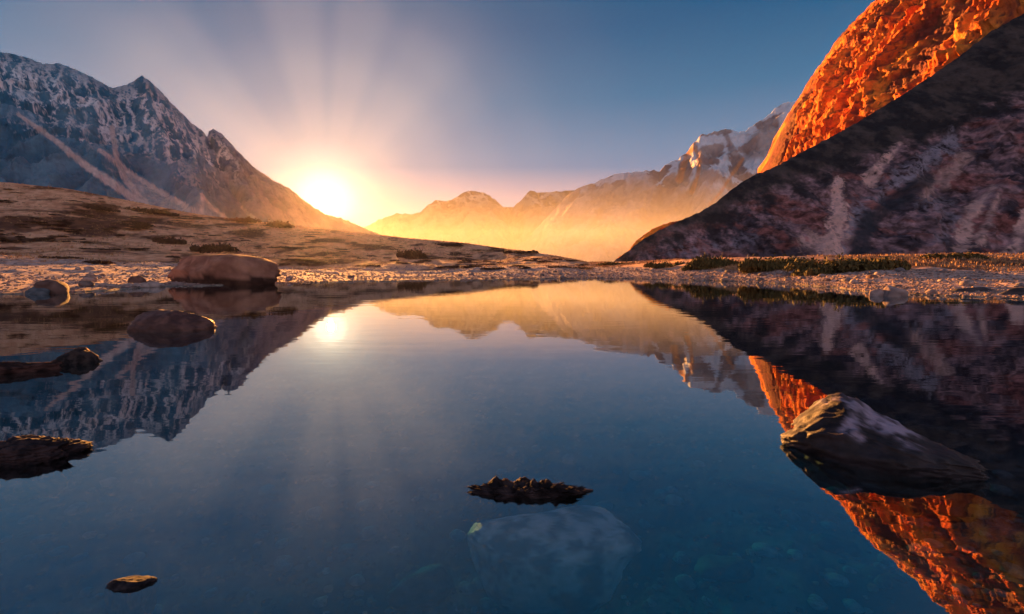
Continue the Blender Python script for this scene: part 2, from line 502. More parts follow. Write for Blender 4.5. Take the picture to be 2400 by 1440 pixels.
# --- the blue snow-dusted mountain
RA = [(-900, -30, 2300), (-500, 55, 2600), (-150, 100, 2900), (0, 122, 3000), (60, 133, 3030), (105, 150, 3050), (135, 148, 3070), (175, 162, 3100), (215, 180, 3150),
      (262, 206, 3200), (300, 199, 3220), (318, 188, 3230), (332, 178, 3240), (345, 184, 3250), (375, 212, 3280), (400, 240, 3300), (440, 280, 3350), (470, 304, 3380),
      (486, 320, 3400), (490, 306, 3405), (500, 303, 3410), (512, 309, 3420), (524, 316, 3440), (535, 330, 3450), (560, 357, 3500), (600, 396, 3600),
      (640, 423, 3700), (680, 442, 3750), (700, 460, 3800), (730, 482, 3900), (760, 501, 4000), (800, 512, 4100), (830, 524, 4200), (860, 538, 4300), (900, 553, 4400), (960, 580, 4600)]
def colA(i):
    px, py, z, ff, rf, N = i['px'], i['py'], i['z'], i['ff'], i['rf'], i['N']
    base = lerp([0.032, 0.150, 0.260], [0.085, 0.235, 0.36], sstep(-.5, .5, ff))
    glow_w = sstep(350, 760, px)[:, None]
    base = base * (1 - glow_w) + lerp([0.20, 0.135, 0.14], [0.36, 0.24, 0.22], sstep(-.5, .5, ff)) * glow_w  # warm glow near the sun put into the rock colour
    # snow dust on the upper half, caught on ledges, in strands that run down the face
    line = np.interp(px, [-400, 0, 100, 250, 400, 520, 600, 700], [250, 260, 300, 350, 395, 425, 430, 440])
    st = ridged(i['S'] / 66 + .4 * fbm(i['S'] / 110, z / 110, oct=3), i['dist'] / 300, oct=5, gain=.62, seed=31)
    fine = fbm(i['S'] / 20, z / 16, i['dist'] / 40, oct=5, gain=.72, seed=36)
    up = sstep(40, -70, py - line + 60 * ff)
    rk = np.interp(px, [-400, 0, 500, 620], [1, 1, .8, 0])
    nz_ = np.clip((N[:, 2] - np.median(N[:, 2])) / N[:, 2].std(), -2, 2)
    sn = up * rk * sstep(0.22, 0.52, .68 * st + .34 * fine + .09 * nz_ + .08)
    near_top = np.interp(py - np.interp(px, [q[0] for q in RA], [q[1] for q in RA]), [0, 12, 45], [0.35, 0.45, 1])
    sn = sn * near_top
    c = base * (1 - sn[:, None]) + np.array([0.74, 0.79, 0.84]) * sn[:, None]
    nz = 0.5 * fbm(px / 14, py / 14, oct=3, seed=33)
    scree = np.array([0.58, 0.52, 0.52])
    m = streak(px, py, [(42, 268), (75, 292), (130, 330), (200, 387), (262, 430), (310, 462), (352, 492), (380, 510)], 4, 13, nz * 0.7)
    m = np.maximum(m, 0.85 * streak(px, py, [(232, 352), (262, 372), (300, 402), (345, 432), (400, 465), (470, 506), (500, 520)], 5, 9, nz))
    m = np.maximum(m, 0.8 * streak(px, py, [(262, 300), (268, 340), (275, 375), (290, 415), (320, 455), (355, 492)], 7, 9, nz))
    m = np.maximum(m, 0.50 * poly_mask(px, py, [(270, 372), (330, 425), (400, 470), (480, 520), (345, 520), (310, 460), (285, 415)], 5))
    m = np.maximum(m, 0.75 * streak(px, py, [(472, 456), (476, 480), (470, 505)], 3, 8, nz))
    m = np.maximum(m, 0.75 * streak(px, py, [(474, 458), (495, 485), (530, 512)], 3, 5, nz))
    m = np.maximum(m, 0.35 * poly_mask(px, py, [(473, 458), (530, 515), (440, 515)], 4))
    m = np.maximum(m, 0.55 * streak(px, py, [(566, 486), (580, 500), (605, 520)], 3, 6, nz))
    m = 1.25 * m * (0.85 + 0.4 * fine)
    m = np.clip(m, 0, 1)
    c = c * (1 - m[:, None]) + scree * m[:, None]
    return c
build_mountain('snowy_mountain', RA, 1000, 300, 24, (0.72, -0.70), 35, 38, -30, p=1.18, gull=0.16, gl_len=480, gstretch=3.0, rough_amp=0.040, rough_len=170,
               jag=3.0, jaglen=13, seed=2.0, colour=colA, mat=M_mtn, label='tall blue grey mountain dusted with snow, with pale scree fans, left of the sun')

# --- the two hazy ranges that close the valley
RB1 = [(640, 600, 14500), (780, 560, 14000), (860, 531, 14000), (885, 517, 14000), (930, 500, 14000), (965, 503, 14000), (985, 497, 14000), (1005, 480, 14000), (1020, 469, 14000), (1045, 472, 14000), (1060, 468, 14000),
       (1080, 455, 14000), (1102, 446, 14000), (1125, 450, 14000), (1145, 457, 14000), (1165, 472, 14000), (1180, 486, 14000), (1203, 486, 13500), (1225, 465, 13300), (1243, 446, 13200), (1260, 452, 13200), (1290, 451, 13200),
       (1330, 447, 13200), (1380, 445, 13200), (1450, 470, 13000), (1600, 520, 13000)]
RB1 = [(a_, b_, c_ * 1.85) for a_, b_, c_ in RB1]
def colB(i):
    px, py, z, ff, N = i['px'], i['py'], i['z'], i['ff'], i['N']
    base = lerp([0.10, 0.09, 0.09], [0.22, 0.20, 0.19], sstep(-.5, .5, ff))
    sn = sstep(500, 440, py + 30 * ff) * sstep(.35, .6, ridged(i['S'] / 900, z / 700, oct=5, seed=41) + .3 * ff) * .6
    return base * (1 - sn[:, None]) + np.array([.6, .6, .62]) * sn[:, None]
build_mountain('hazy_mountain_range', RB1, 520, 150, 16, (0.25, -1), 30, 35, -60, gull=0.22, gl_len=1500, gstretch=2.5, rough_amp=0.035, rough_len=900,
               jag=2.5, jaglen=12, seed=5.0, colour=colB, mat=M_far, label='distant low mountain range fading into golden haze right of the sun')
RB2 = [(1180, 600, 11500), (1230, 565, 11300), (1290, 500, 11000), (1330, 458, 10800), (1360, 438, 10500), (1395, 428, 10400), (1440, 408, 10200), (1480, 405, 10000), (1510, 400, 9800), (1545, 400, 9700), (1560, 386, 9600),
       (1590, 372, 9500), (1612, 356, 9400), (1625, 335, 9300), (1642, 318, 9250), (1665, 314, 9200), (1700, 302, 9100), (1716, 306, 9050), (1730, 311, 9000), (1752, 305, 8950), (1775, 288, 8900), (1800, 274, 8850),
       (1815, 256, 8800), (1833, 244, 8750), (1850, 238, 8700), (1880, 238, 8700), (1920, 225, 8600), (2000, 200, 8500), (2200, 260, 8500), (2500, 330, 8500)]
def colB2(i):
    px, py, z, ff, N, rd = i['px'], i['py'], i['z'], i['ff'], i['N'], i['rd']
    base = lerp([0.32, 0.24, 0.22], [0.50, 0.40, 0.36], sstep(-.5, .5, ff))
    line = np.interp(px, [1300, 1450, 1600, 1700, 1900], [445, 430, 430, 480, 500])
    s = ridged(i['S'] / 700, z / 600, i['dist'] / 900, oct=6, gain=.6, seed=51)
    sn = sstep(30, -40, py - line + 50 * ff) * sstep(.30, .48, s + .25 * ff)
    rocky = poly_mask(px, py, [(1740, 345), (1785, 300), (1818, 272), (1832, 310), (1825, 345), (1790, 370), (1745, 372)], 8)
    rocky = np.maximum(rocky, streak(px, py, [(1700, 312), (1716, 350), (1735, 372)], 6, 9, ff))
    sn = sn * (1 - .85 * rocky)
    sn = np.maximum(sn, sstep(1822, 1832, px + 8 * ff) * sstep(330, 290, py + 20 * ff))
    c = base * (1 - sn[:, None]) + np.array([.72, .74, .78]) * sn[:, None]
    # orange sunlight on the facets, painted into the rock colour
    nz = .5 * ff
    o = streak(px, py, [(1628, 335), (1612, 365), (1600, 392), (1592, 420)], 5, 9, nz)
    o = np.maximum(o, streak(px, py, [(1630, 345), (1640, 380), (1636, 410), (1622, 450)], 6, 6, nz))
    o = np.maximum(o, streak(px, py, [(1742, 372), (1715, 410), (1690, 450), (1665, 480)], 3, 6, nz))
    o = o * .75
    return c * (1 - o[:, None]) + np.array([.70, .32, .14]) * o[:, None]
build_mountain('snow_peak_range', RB2, 620, 260, 16, (-0.35, -1), 36, 40, -60, gull=0.30, gl_len=900, gstretch=2.5, rough_amp=0.05, rough_len=620,
               jag=4.0, jaglen=14, seed=8.0, colour=colB2, mat=M_far, label='distant snow-capped range rising to a white peak behind the orange cliff')

# --- sunlit orange cliff
RC = [(1660, 640, 1900), (1740, 520, 1780), (1790, 420, 1700), (1800, 388, 1660), (1816, 345, 1620), (1832, 300, 1590), (1850, 262, 1560), (1875, 225, 1530), (1900, 182, 1500), (1930, 140, 1460), (1960, 95, 1420),
      (2010, 40, 1360), (2052, 0, 1320), (2130, -90, 1240), (2250, -200, 1140), (2400, -330, 1040), (2700, -520, 900), (3000, -600, 800)]
def colC(i):
    px, py, z, ff, rf, N = i['px'], i['py'], i['z'], i['ff'], i['rf'], i['N']
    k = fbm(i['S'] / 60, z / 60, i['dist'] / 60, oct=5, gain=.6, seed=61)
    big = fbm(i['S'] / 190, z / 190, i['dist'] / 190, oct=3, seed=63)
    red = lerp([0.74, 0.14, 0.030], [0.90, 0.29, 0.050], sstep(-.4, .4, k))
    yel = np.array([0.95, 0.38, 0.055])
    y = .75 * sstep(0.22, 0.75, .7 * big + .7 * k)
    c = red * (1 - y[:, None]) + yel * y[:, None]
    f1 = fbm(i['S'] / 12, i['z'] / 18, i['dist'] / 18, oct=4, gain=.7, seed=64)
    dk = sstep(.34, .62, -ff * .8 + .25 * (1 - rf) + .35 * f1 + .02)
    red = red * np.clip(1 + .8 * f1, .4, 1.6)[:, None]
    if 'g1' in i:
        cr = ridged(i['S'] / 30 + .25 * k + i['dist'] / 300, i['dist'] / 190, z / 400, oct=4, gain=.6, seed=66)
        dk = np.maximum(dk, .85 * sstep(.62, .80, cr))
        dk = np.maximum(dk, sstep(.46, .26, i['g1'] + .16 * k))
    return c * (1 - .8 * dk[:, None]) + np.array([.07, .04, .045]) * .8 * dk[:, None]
def build_wall():
    """a steep planar wall: its skyline is traced, the face runs from the skyline towards the viewer and falls to the left"""
    nu, nv, nb = 820, 460, 12
    px, py, _ = dens(RC, nu)
    py = py + 5.0 * fbm(px / 16, px * 0 + 12, oct=5, gain=.6)
    Rg = np.array([at_depth(a_, b_, 1400.0) for a_, b_ in zip(px, py)])
    v = np.concatenate([-np.linspace(1, 0, nb, endpoint=False), np.linspace(0, 1, nv)])
    dn = np.array([-.287, -.958]); L = 820.0; base = -30.0
    U, W = np.meshgrid(np.arange(nu), v, indexing='ij')
    X = Rg[:, 0][:, None] + np.where(W > 0, dn[0] * L * W, 30 * W * 0); Y = Rg[:, 1][:, None] + np.where(W > 0, dn[1] * L * W, -W * 500)
    Zr = Rg[:, 2][:, None]
    Z = np.where(W > 0, Zr - .326 * L * W, Zr + (Zr - base) * W)
    Z = np.where(W > .86, Z * (1 - (W - .86) / .14) + base * ((W - .86) / .14), Z)
    Z = np.maximum(Z, base)
    w = np.abs(W)
    n = np.array([-.87, .10, .48])
    wx = 45 * fbm(X / 130, Y / 130, Z / 130, oct=3, seed=2)
    g1 = ridged((Y + .25 * X + wx) / 190, X / 420, Z / 600, oct=6, gain=.58, seed=12)
    f1 = ridged(X / 46, Y / 62, Z / 46, oct=6, gain=.66, seed=16)
    f2 = fbm(X / 13, Y / 17, Z / 13, oct=4, gain=.65, seed=18)
    env = np.clip(w * 9, .06, 1)
    disp = env * (np.clip(w * 4, .05, 1) * 50 * (g1 - .55) + 12 * (f1 - .5) + 4.0 * f2)
    X = X + n[0] * disp; Y = Y + n[1] * disp; Z = Z + n[2] * disp
    V = np.stack([X, Y, Z], -1).reshape(-1, 3)
    ppx, ppy = proj(V)
    i = dict(px=ppx, py=ppy, z=V[:, 2], ff=f2.ravel(), rf=f1.ravel(), N=None, S=Y.ravel(), dist=X.ravel(), g1=g1.ravel())
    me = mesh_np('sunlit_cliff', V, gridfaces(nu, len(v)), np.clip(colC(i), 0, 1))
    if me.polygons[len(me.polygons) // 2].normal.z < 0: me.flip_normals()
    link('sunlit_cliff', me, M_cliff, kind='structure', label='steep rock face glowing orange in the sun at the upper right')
build_wall()
# --- low sunlit hump behind the spur's tip
RE = [(1440, 640, 1500), (1490, 566, 1480), (1512, 548, 1470), (1540, 532, 1450), (1570, 521, 1430), (1595, 516, 1410), (1640, 512, 1380), (1700, 530, 1350)]
build_mountain('sunlit_knoll', RE, 160, 70, 10, (-1, -0.05), 40, 40, -10, gull=0.12, gl_len=60, rough_amp=0.06, rough_len=40, jag=1.5, jaglen=10, seed=14.0,
               colour=colC, mat=M_cliff, label='small knoll catching orange light behind the tip of the dark spur')

# --- dark spur in front
RD = [(1400, 640, 860), (1440, 611, 850), (1470, 591, 845), (1500, 566, 840), (1545, 540, 830), (1600, 515, 820), (1640, 497, 812), (1680, 474, 805), (1710, 448, 800), (1750, 421, 790), (1772, 408, 785), (1790, 403, 780),
      (1820, 390, 770), (1870, 362, 760), (1950, 320, 740), (2020, 281, 722), (2100, 232, 700), (2180, 180, 680), (2250, 131, 660), (2320, 76, 645), (2345, 62, 640), (2400, 32, 630), (2600, -80, 600), (3000, -240, 560)]
RD = [(a_, b_, float(np.interp(a_, [1400, 2400, 3000], [570, 700, 720]))) for a_, b_, _c in RD]
def colD(i):
    px, py, z, ff, rf, N = i['px'], i['py'], i['z'], i['ff'], i['rf'], i['N']
    top = np.interp(px, [q[0] for q in RD], [q[1] for q in RD])
    dep = py - top
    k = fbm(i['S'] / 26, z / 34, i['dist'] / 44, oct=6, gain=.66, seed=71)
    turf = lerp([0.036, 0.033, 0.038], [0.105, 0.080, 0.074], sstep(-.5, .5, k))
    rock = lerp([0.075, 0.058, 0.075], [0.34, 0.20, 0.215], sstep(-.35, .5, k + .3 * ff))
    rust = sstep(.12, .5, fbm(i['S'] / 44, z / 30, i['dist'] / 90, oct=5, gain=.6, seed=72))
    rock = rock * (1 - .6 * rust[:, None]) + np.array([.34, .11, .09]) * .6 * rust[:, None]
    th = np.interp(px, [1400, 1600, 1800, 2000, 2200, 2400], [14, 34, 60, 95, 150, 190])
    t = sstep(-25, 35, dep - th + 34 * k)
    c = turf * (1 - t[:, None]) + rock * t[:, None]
    kk = fbm(i['S'] / 8, i['z'] / 9, i['dist'] / 13, oct=5, gain=.72, seed=74)
    ks = ridged(i['S'] / 9 + .4 * k, i['dist'] / 90, oct=5, gain=.65, seed=75)
    nz = .8 * k + .8 * kk
    pale = np.array([.92, .56, .50]); bl = np.array([.46, .40, .48])
    m = streak(px, py, [(1965, 425), (1955, 460), (1972, 505), (1965, 550), (1945, 600)], 10, 34, nz)
    m = np.maximum(m, .8 * streak(px, py, [(2110, 340), (2065, 385), (2035, 425)], 8, 16, nz))
    m = np.maximum(m, .55 * streak(px, py, [(1890, 560), (1930, 575), (1960, 590)], 20, 20, nz))
    m = np.maximum(m, .75 * streak(px, py, [(2330, 440), (2295, 480), (2268, 520), (2255, 560)], 10, 20, nz))
    m = np.maximum(m, .60 * streak(px, py, [(2340, 455), (2325, 500), (2300, 560)], 6, 14, nz))
    m = np.maximum(m, .85 * streak(px, py, [(2420, 490), (2395, 540), (2370, 600)], 10, 20, nz))
    m = np.maximum(m, .45 * streak(px, py, [(2260, 370), (2210, 420), (2170, 440)], 14, 22, nz))
    m = 1.25 * m * np.clip(.65 + .9 * ks + .7 * kk, 0, 1); m = np.clip(m, 0, 1); m2 = .75 * streak(px, py, [(2230, 335), (2160, 385), (2080, 440), (2010, 490), (1990, 540), (1970, 600)], 22, 22, nz)
    m2 = np.maximum(m2, .5 * streak(px, py, [(1760, 560), (1700, 580), (1580, 590)], 14, 14, nz))
    m2 = np.maximum(m2, .5 * streak(px, py, [(2180, 480), (2240, 510), (2200, 560)], 26, 20, nz))
    m2 *= np.clip(.1 + 1.1 * ks + .9 * kk, 0, 1)
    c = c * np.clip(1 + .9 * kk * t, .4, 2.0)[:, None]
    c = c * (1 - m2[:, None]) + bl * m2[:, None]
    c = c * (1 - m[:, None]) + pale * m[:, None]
    # chute of dark scree
    d = .8 * streak(px, py, [(2180, 420), (2080, 480), (2030, 530), (2010, 600)], 16, 28, .4 * k)
    return c * (1 - d[:, None]) + np.array([.045, .05, .065]) * d[:, None]
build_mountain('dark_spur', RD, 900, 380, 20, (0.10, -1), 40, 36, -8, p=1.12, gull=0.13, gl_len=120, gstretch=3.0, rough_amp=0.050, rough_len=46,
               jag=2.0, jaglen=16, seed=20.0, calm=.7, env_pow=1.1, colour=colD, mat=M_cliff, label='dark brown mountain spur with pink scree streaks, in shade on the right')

# ------------------------------------------------------------------ rocks
def ico(sub):
    import bmesh
    bm = bmesh.new(); bmesh.ops.create_icosphere(bm, subdivisions=sub, radius=1.0)
    V = np.array([v.co[:] for v in bm.verts]); F = np.array([[v.index for v in f.verts] for f in bm.faces]); bm.free()
    return V, F
ICO = {k: ico(k) for k in (1, 2, 3, 5, 6)}

def rock_mesh(name, sub, seed, cuts=14, amp=0.10, freq=1.6, c0=(.12, .1, .1), c1=(.3, .25, .25), dims=(1, 1, 1), shape=None, cut_lo=.62, cut_hi=.92, smooth=True,
              wet_z=None, wet=(.03, .025, .03), amp2=.035, fit=None, stain=None):  # stain: side darkened as shade; wet: wet base, on the wedge also shade
    V, F = ICO[sub]; V = V.copy()
    rg = np.random.default_rng(seed)
    for k in range(cuts):
        n = rg.normal(size=3); n /= np.linalg.norm(n); d = rg.uniform(cut_lo, cut_hi)
        s = V @ n; over = np.maximum(s - d, 0)
        V = V - over[:, None] * n * 0.93
    q = V * freq + seed * 3.1
    f = fbm(q[:, 0], q[:, 1], q[:, 2], oct=6 if sub > 3 else 3, gain=.55)
    rf = ridged(q[:, 0] * 1.7, q[:, 1] * 1.7, q[:, 2] * 2.4, oct=5 if sub > 3 else 2, gain=.6)
    V = V * (1 + amp * f + amp2 * 2 * (rf - .5))[:, None]
    V = V * np.array(dims)
    if fit is not None:
        L_, D_, top_, sink_, shape = fit
        band = np.abs(V[:, 2]) < .25 * V[:, 2].max()
        x0, x1 = V[band, 0].min(), V[band, 0].max()
        V[:, 0] = (V[:, 0] - (x0 + x1) / 2) * 2 * L_ / (x1 - x0)
        V[:, 1] *= D_ / np.abs(V[:, 1]).max()
        if shape is not None: V = shape(V)
        V[:, 2] = np.where(V[:, 2] > 0, V[:, 2] * top_ / V[:, 2].max(), V[:, 2] * sink_ / -V[:, 2].min())
    p = V / max(dims) * 4 + seed
    k = fbm(p[:, 0], p[:, 1], p[:, 2], oct=6 if sub > 3 else 3, gain=.65)
    c = lerp(c0, c1, sstep(-.45, .45, k))
    if stain is not None:  # shade of one side put into the colour, holding off the low sun
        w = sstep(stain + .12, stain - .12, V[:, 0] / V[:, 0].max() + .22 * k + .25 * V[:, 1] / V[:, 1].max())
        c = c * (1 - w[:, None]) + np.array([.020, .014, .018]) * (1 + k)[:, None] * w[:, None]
    if wet_z is not None:
        w = sstep(wet_z + .03, wet_z - .03, V[:, 2] + .05 * k * V[:, 2].max() * 2)
        c = c * (1 - w[:, None]) + np.array(wet) * (.6 + .8 * np.clip(k + .5, 0, 1))[:, None] * w[:, None]
    return mesh_np(name, V, F, np.clip(c, 0, 1), smooth)

M_rock = col_mat('boulder_rock', rough=0.62, bump=0.5, bscale=9.0, grain=0.25, gscale=14.0, bdist=0.03, spec=0.35)
M_wet = col_mat('wet_rock', rough=0.75, bump=0.6, bscale=12.0, grain=0.3, gscale=16.0, bdist=0.02, spec=0.1)
M_big = col_mat('large_boulder', rough=0.85, bump=0.5, bscale=1.2, grain=0.2, gscale=2.0, bdist=0.15, spec=0.2)

def place(name, me, mat, loc, rz=0.0, rot=(0, 0), **props):
    o = link(name, me, mat, **props)
    o.location = loc; o.rotation_euler = (rot[0], rot[1], rz)
    return o

def rock_between(name, pxl, pxr, pyw, depth_ratio, height, sink, seed, mat, label, push_k=0.75, pyl=None, group='rocks in and by the lake', shape=None, **kw):
    a = on_water(pxl, pyl if pyl is not None else pyw); b = on_water(pxr, pyw)
    c = (a + b) / 2; L = np.linalg.norm(b - a) / 2
    rz = math.atan2(b[1] - a[1], b[0] - a[0])
    top = max(abs(height), .02)
    me = rock_mesh(name, kw.pop('sub', 5), seed, dims=(L, L * depth_ratio, max(top, L * .35)), **{**kw, 'fit': (L, L * depth_ratio, top, sink, shape)})
    push = np.array([c[0], c[1], 0]) / math.hypot(c[0], c[1]) * L * depth_ratio * push_k
    return place(name, me, mat, (c[0] + push[0], c[1] + push[1], 0.0 if height > 0 else height - .02), rz, label=label, category='rock', group=group)

# right wedge rock: high crest near its left end, long tail running to the right
def wedge(V):
    L = V[:, 0].max(); u = V[:, 0] / L
    hgt = np.interp(u, [-1, -.8, -.55, -.35, 0, .5, 1], [.30, .62, .98, 1.0, .66, .34, .16])
    V = V.copy(); V[:, 2] = np.where(V[:, 2] > 0, V[:, 2] * hgt, V[:, 2])
    return V
rock_between('lake_rock', 1815, 2330, 1150, 0.62, 0.34, 0.35, 41, M_rock, 'large grey-purple wedge-shaped rock with dark wet and shaded base, in the water on the right', pyl=1052,
             shape=wedge, stain=-.34, cuts=18, c0=(.070, .056, .075), c1=(.34, .28, .37), cut_lo=.55, cut_hi=.90, wet_z=.17, wet=(.022, .018, .024), sub=6, amp=.09, amp2=.05)  # wet base raised to carry the front's shade; left side darkened likewise
def jag(V):
    V = V.copy(); L = np.abs(V[:, 0]).max(); u = V[:, 0] / L
    h = .42 + .75 * np.abs(fbm(u * 2.6 + 4.1, u * 0 + V[:, 1] / L * 1.5, oct=4, gain=.6)) + .12 * fbm(u * 9, V[:, 1] / L * 9, oct=3, seed=5)
    V[:, 2] = np.where(V[:, 2] > 0, V[:, 2] * np.clip(h, .12, 1.3), V[:, 2]); return V
# centre rock, only its rough dark top out of the water
def slab(V):
    V = V.copy(); m_ = V[:, 2].max(); V[:, 2] = np.where(V[:, 2] > 0, np.minimum(V[:, 2], .45 * m_ + .25 * V[:, 2]), V[:, 2]); return V
centre = rock_between('lake_rock', 1082, 1398, 1170, 0.26, 0.075, 0.30, 55, M_wet, 'flat rock in the middle foreground, only its rough black top above the water', shape=jag,
             cuts=10, c0=(.012, .010, .012), c1=(.055, .040, .042), sub=6, amp=.22, amp2=.12, freq=2.9)
base_ = rock_between('submerged_base', 1092, 1500, 1214, 0.52, -0.105, 0.40, 59, M_rock, '', shape=slab, push_k=0.10, cuts=8, c0=(.08, .08, .085), c1=(.36, .34, .35), sub=5, amp=.05, amp2=.02)
bpy.context.view_layer.update()
for k_ in ('category', 'group'): del base_[k_]
base_['label'] = 'broad pale lower part of the rock, just under the water'
base_.parent = centre; base_.matrix_parent_inverse = centre.matrix_world.inverted()
rock_between('lake_rock', -110, 216, 1072, 0.55, 0.125, 0.3, 63, M_wet, 'jagged black wet rock at the left edge, lower one, nearest the viewer', pyl=1095,
             cuts=12, c0=(.014, .013, .018), c1=(.06, .04, .042), sub=6, amp=.22, amp2=.09, freq=2.3)
rock_between('lake_rock', 132, 240, 852, 0.8, 0.18, 0.3, 71, M_wet, 'rounded dark wet rock near the left edge, behind the jagged black one',
             cuts=10, c0=(.018, .016, .018), c1=(.06, .045, .042), amp=.14, amp2=.06)
rock_between('lake_rock', -120, 150, 868, 0.32, 0.13, 0.25, 74, M_wet, 'long low dark rock reaching in from the left edge beside the rounded one', pyl=885,
             cuts=12, c0=(.022, .014, .014), c1=(.085, .045, .04), amp=.18, amp2=.07)
rock_between('lake_rock', 303, 508, 775, 0.6, 0.36, 0.5, 83, M_rock, 'reddish brown oval rock in the lake in front of the great boulder',
             cuts=7, c0=(.075, .035, .030), c1=(.155, .075, .06), amp=.07, amp2=.03, cut_lo=.75, cut_hi=.97)
def loaf(V):
    L = V[:, 0].max(); u = V[:, 0] / L
    hgt = np.interp(u, [-1, -.85, -.55, .1, .6, .9, 1], [.45, .8, 1.0, 1.0, .90, .72, .55])
    V = V.copy(); zm = V[:, 2].max(); V[:, 2] = np.where(V[:, 2] > 0, np.minimum(V[:, 2] * 1.9, zm * .86 + .14 * V[:, 2]) * hgt, V[:, 2]); return V
rock_between('shore_boulder', 383, 676, 668, 0.55, 1.93, 1.3, 92, M_big, 'great flat-topped brown boulder at the far shore, biggest of all the rocks', cuts=14, shape=loaf,
             c0=(.26, .12, .08), c1=(.44, .22, .145), amp=.07, amp2=.06, cut_lo=.55, cut_hi=.85, wet_z=.42, wet=(.09, .042, .028))
rock_between('shore_boulder', 82, 156, 689, 0.8, 0.58, 0.4, 95, M_big, 'brown dome-shaped stone at the waterline near the left edge', cuts=10, sub=3,
             c0=(.10, .055, .045), c1=(.20, .12, .10))
rock_between('shore_boulder', 62, 118, 690, 0.6, 0.33, 0.3, 96, M_big, 'low bluish grey stone beside the dome-shaped brown one at the left waterline', cuts=10, sub=3,
             c0=(.07, .085, .10), c1=(.14, .15, .17))
rock_between('shore_boulder', 298, 345, 672, 0.7, 0.62, 0.4, 97, M_big, 'brown slanting stone on the shore just left of the great boulder', cuts=10, sub=3,
             c0=(.10, .055, .045), c1=(.19, .11, .09))
rock_between('shore_boulder', 2036, 2076, 694, 0.7, 0.27, 0.3, 98, M_big, 'small pink stone at the right waterline', cuts=10, sub=3, c0=(.28, .19, .17), c1=(.46, .34, .31))
rock_between('shore_boulder', 2066, 2122, 695, 0.7, 0.40, 0.3, 99, M_big, 'pale pinkish stone at the right waterline, larger neighbour of the small pink one', cuts=10, sub=3, c0=(.24, .17, .16), c1=(.42, .32, .30))
rock_between('shore_boulder', 2228, 2335, 690, 0.5, 0.30, 0.3, 101, M_big, 'long low dark slab at the right waterline', cuts=12, sub=3, c0=(.035, .03, .035), c1=(.09, .075, .08))
rock_between('shore_boulder', 2338, 2450, 696, 0.5, 0.36, 0.3, 102, M_big, 'dark slab cut by the right edge of the photo at the waterline', cuts=12, sub=3, c0=(.035, .03, .035), c1=(.09, .075, .08))
rock_between('lake_rock', 240, 368, 1372, 0.42, 0.022, 0.2, 110, M_wet, 'thin black sliver of rock breaking the surface at the lower left', pyl=1386, cuts=12,
             c0=(.012, .012, .018), c1=(.04, .035, .04), amp=.14)

# stones lying on the bed
stones = [rock_mesh('bed_stone', 2, 200 + k, cuts=8, amp=.12, dims=(1, .8, .5), c0=(.16, .14, .12), c1=(.34, .30, .26)) for k in range(5)]
def bed_stone(px, py, size, mesh, label, group='pebbles on the lake bed', mat=M_rock, zoff=0.0):
    p = on_water(px, py, -0.5)
    for _ in range(4):
        p = on_water(px, py, ground_z(p[0], p[1]))
    o = place('bed_stone', mesh, mat, (p[0], p[1], p[2] + size * .25 + zoff), random.uniform(0, 6.28), label=label, category='stone', group=group)
    o.scale = (size, size, size)
    return o
pale = [rock_mesh('bed_stone', 2, 230 + k, cuts=6, amp=.1, dims=(1, .85, .5), c0=(.50, .36, .28), c1=(.75, .58, .46)) for k in range(3)]
for k, (a, b, s, l) in enumerate([(765, 1342, .030, 'largest pale pinkish pebble on the bed, lower left of the centre'), (1180, 1363, .020, 'pale round pebble on the bed below the black rock top'),
                    (1335, 1398, .016, 'pale pebble near the bottom edge, leftmost of three in a row'), (1395, 1397, .022, 'pale pebble near the bottom edge, middle of three in a row'),
                    (1462, 1402, .017, 'pale pebble near the bottom edge, rightmost of three in a row'), (1420, 1367, .018, 'tilted pale pebble above the row of three near the bottom'),
                    (1227, 1396, .022, 'long pale pebble near the bottom edge left of the row of three'), (1194, 1308, .022, 'dull pale pebble on the bed right under the sunken boulder')]):
    bed_stone(a, b, s, pale[k % 3], l)
darks = [rock_mesh('sunken_rock', 3, 250 + k, cuts=10, amp=.15, dims=(1, .6, .4), c0=(.02, .02, .02), c1=(.07, .065, .055)) for k in range(3)]
for a, b, s, l in [(1700, 1350, .16, 'dark sunken rock at the bottom right of the centre'), (1960, 1290, .12, 'dark sunken rock right of the bottom centre'), (1000, 1400, .20, 'broad dark sunken rock by the bottom edge'),
                   (1690, 1300, .05, 'small dark sunken rock above the dark one at bottom right'), (1880, 890, .35, 'dark sunken rock seen through the water behind the wedge rock'), (770, 1290, .06, 'small dark sunken rock left of the centre'),
                   (2070, 1372, .06, 'small dark sunken rock near the reflection of the orange cliff')]:
    o = bed_stone(a, b, s, darks[int(s * 100) % 3], l, 'rocks under the water')
o = bed_stone(1790, 1165, .26, darks[0], 'long dark sunken rock lying left of the wedge rock', 'rocks under the water')
o.scale = (.30, .10, .12); o.rotation_euler.z = R(-32)
for k in range(170):
    px = random.uniform(60, 2380); py = 1440 - abs(random.gauss(0, 1)) * 260
    if py < 760: continue
    p = on_water(px, py, -0.5)
    s = random.uniform(.012, .05) * (1 + (1440 - py) / 300)
    zx = ['at the bottom left', 'left of the black rock top', 'below the sunken boulder', 'right of the sunken boulder', 'below the wedge rock', 'at the bottom right'][min(5, int(px / 400))]
    zy = 'far out' if py < 1000 else ('in the middle water' if py < 1200 else ('near the front' if py < 1340 else 'along the bottom edge'))
    bed_stone(px, py, s, random.choice(stones), ('small' if s < .04 else ('flat' if s < .06 else 'larger')) + ' bed stone ' + zx + ', ' + zy, 'stones scattered on the lake bed')
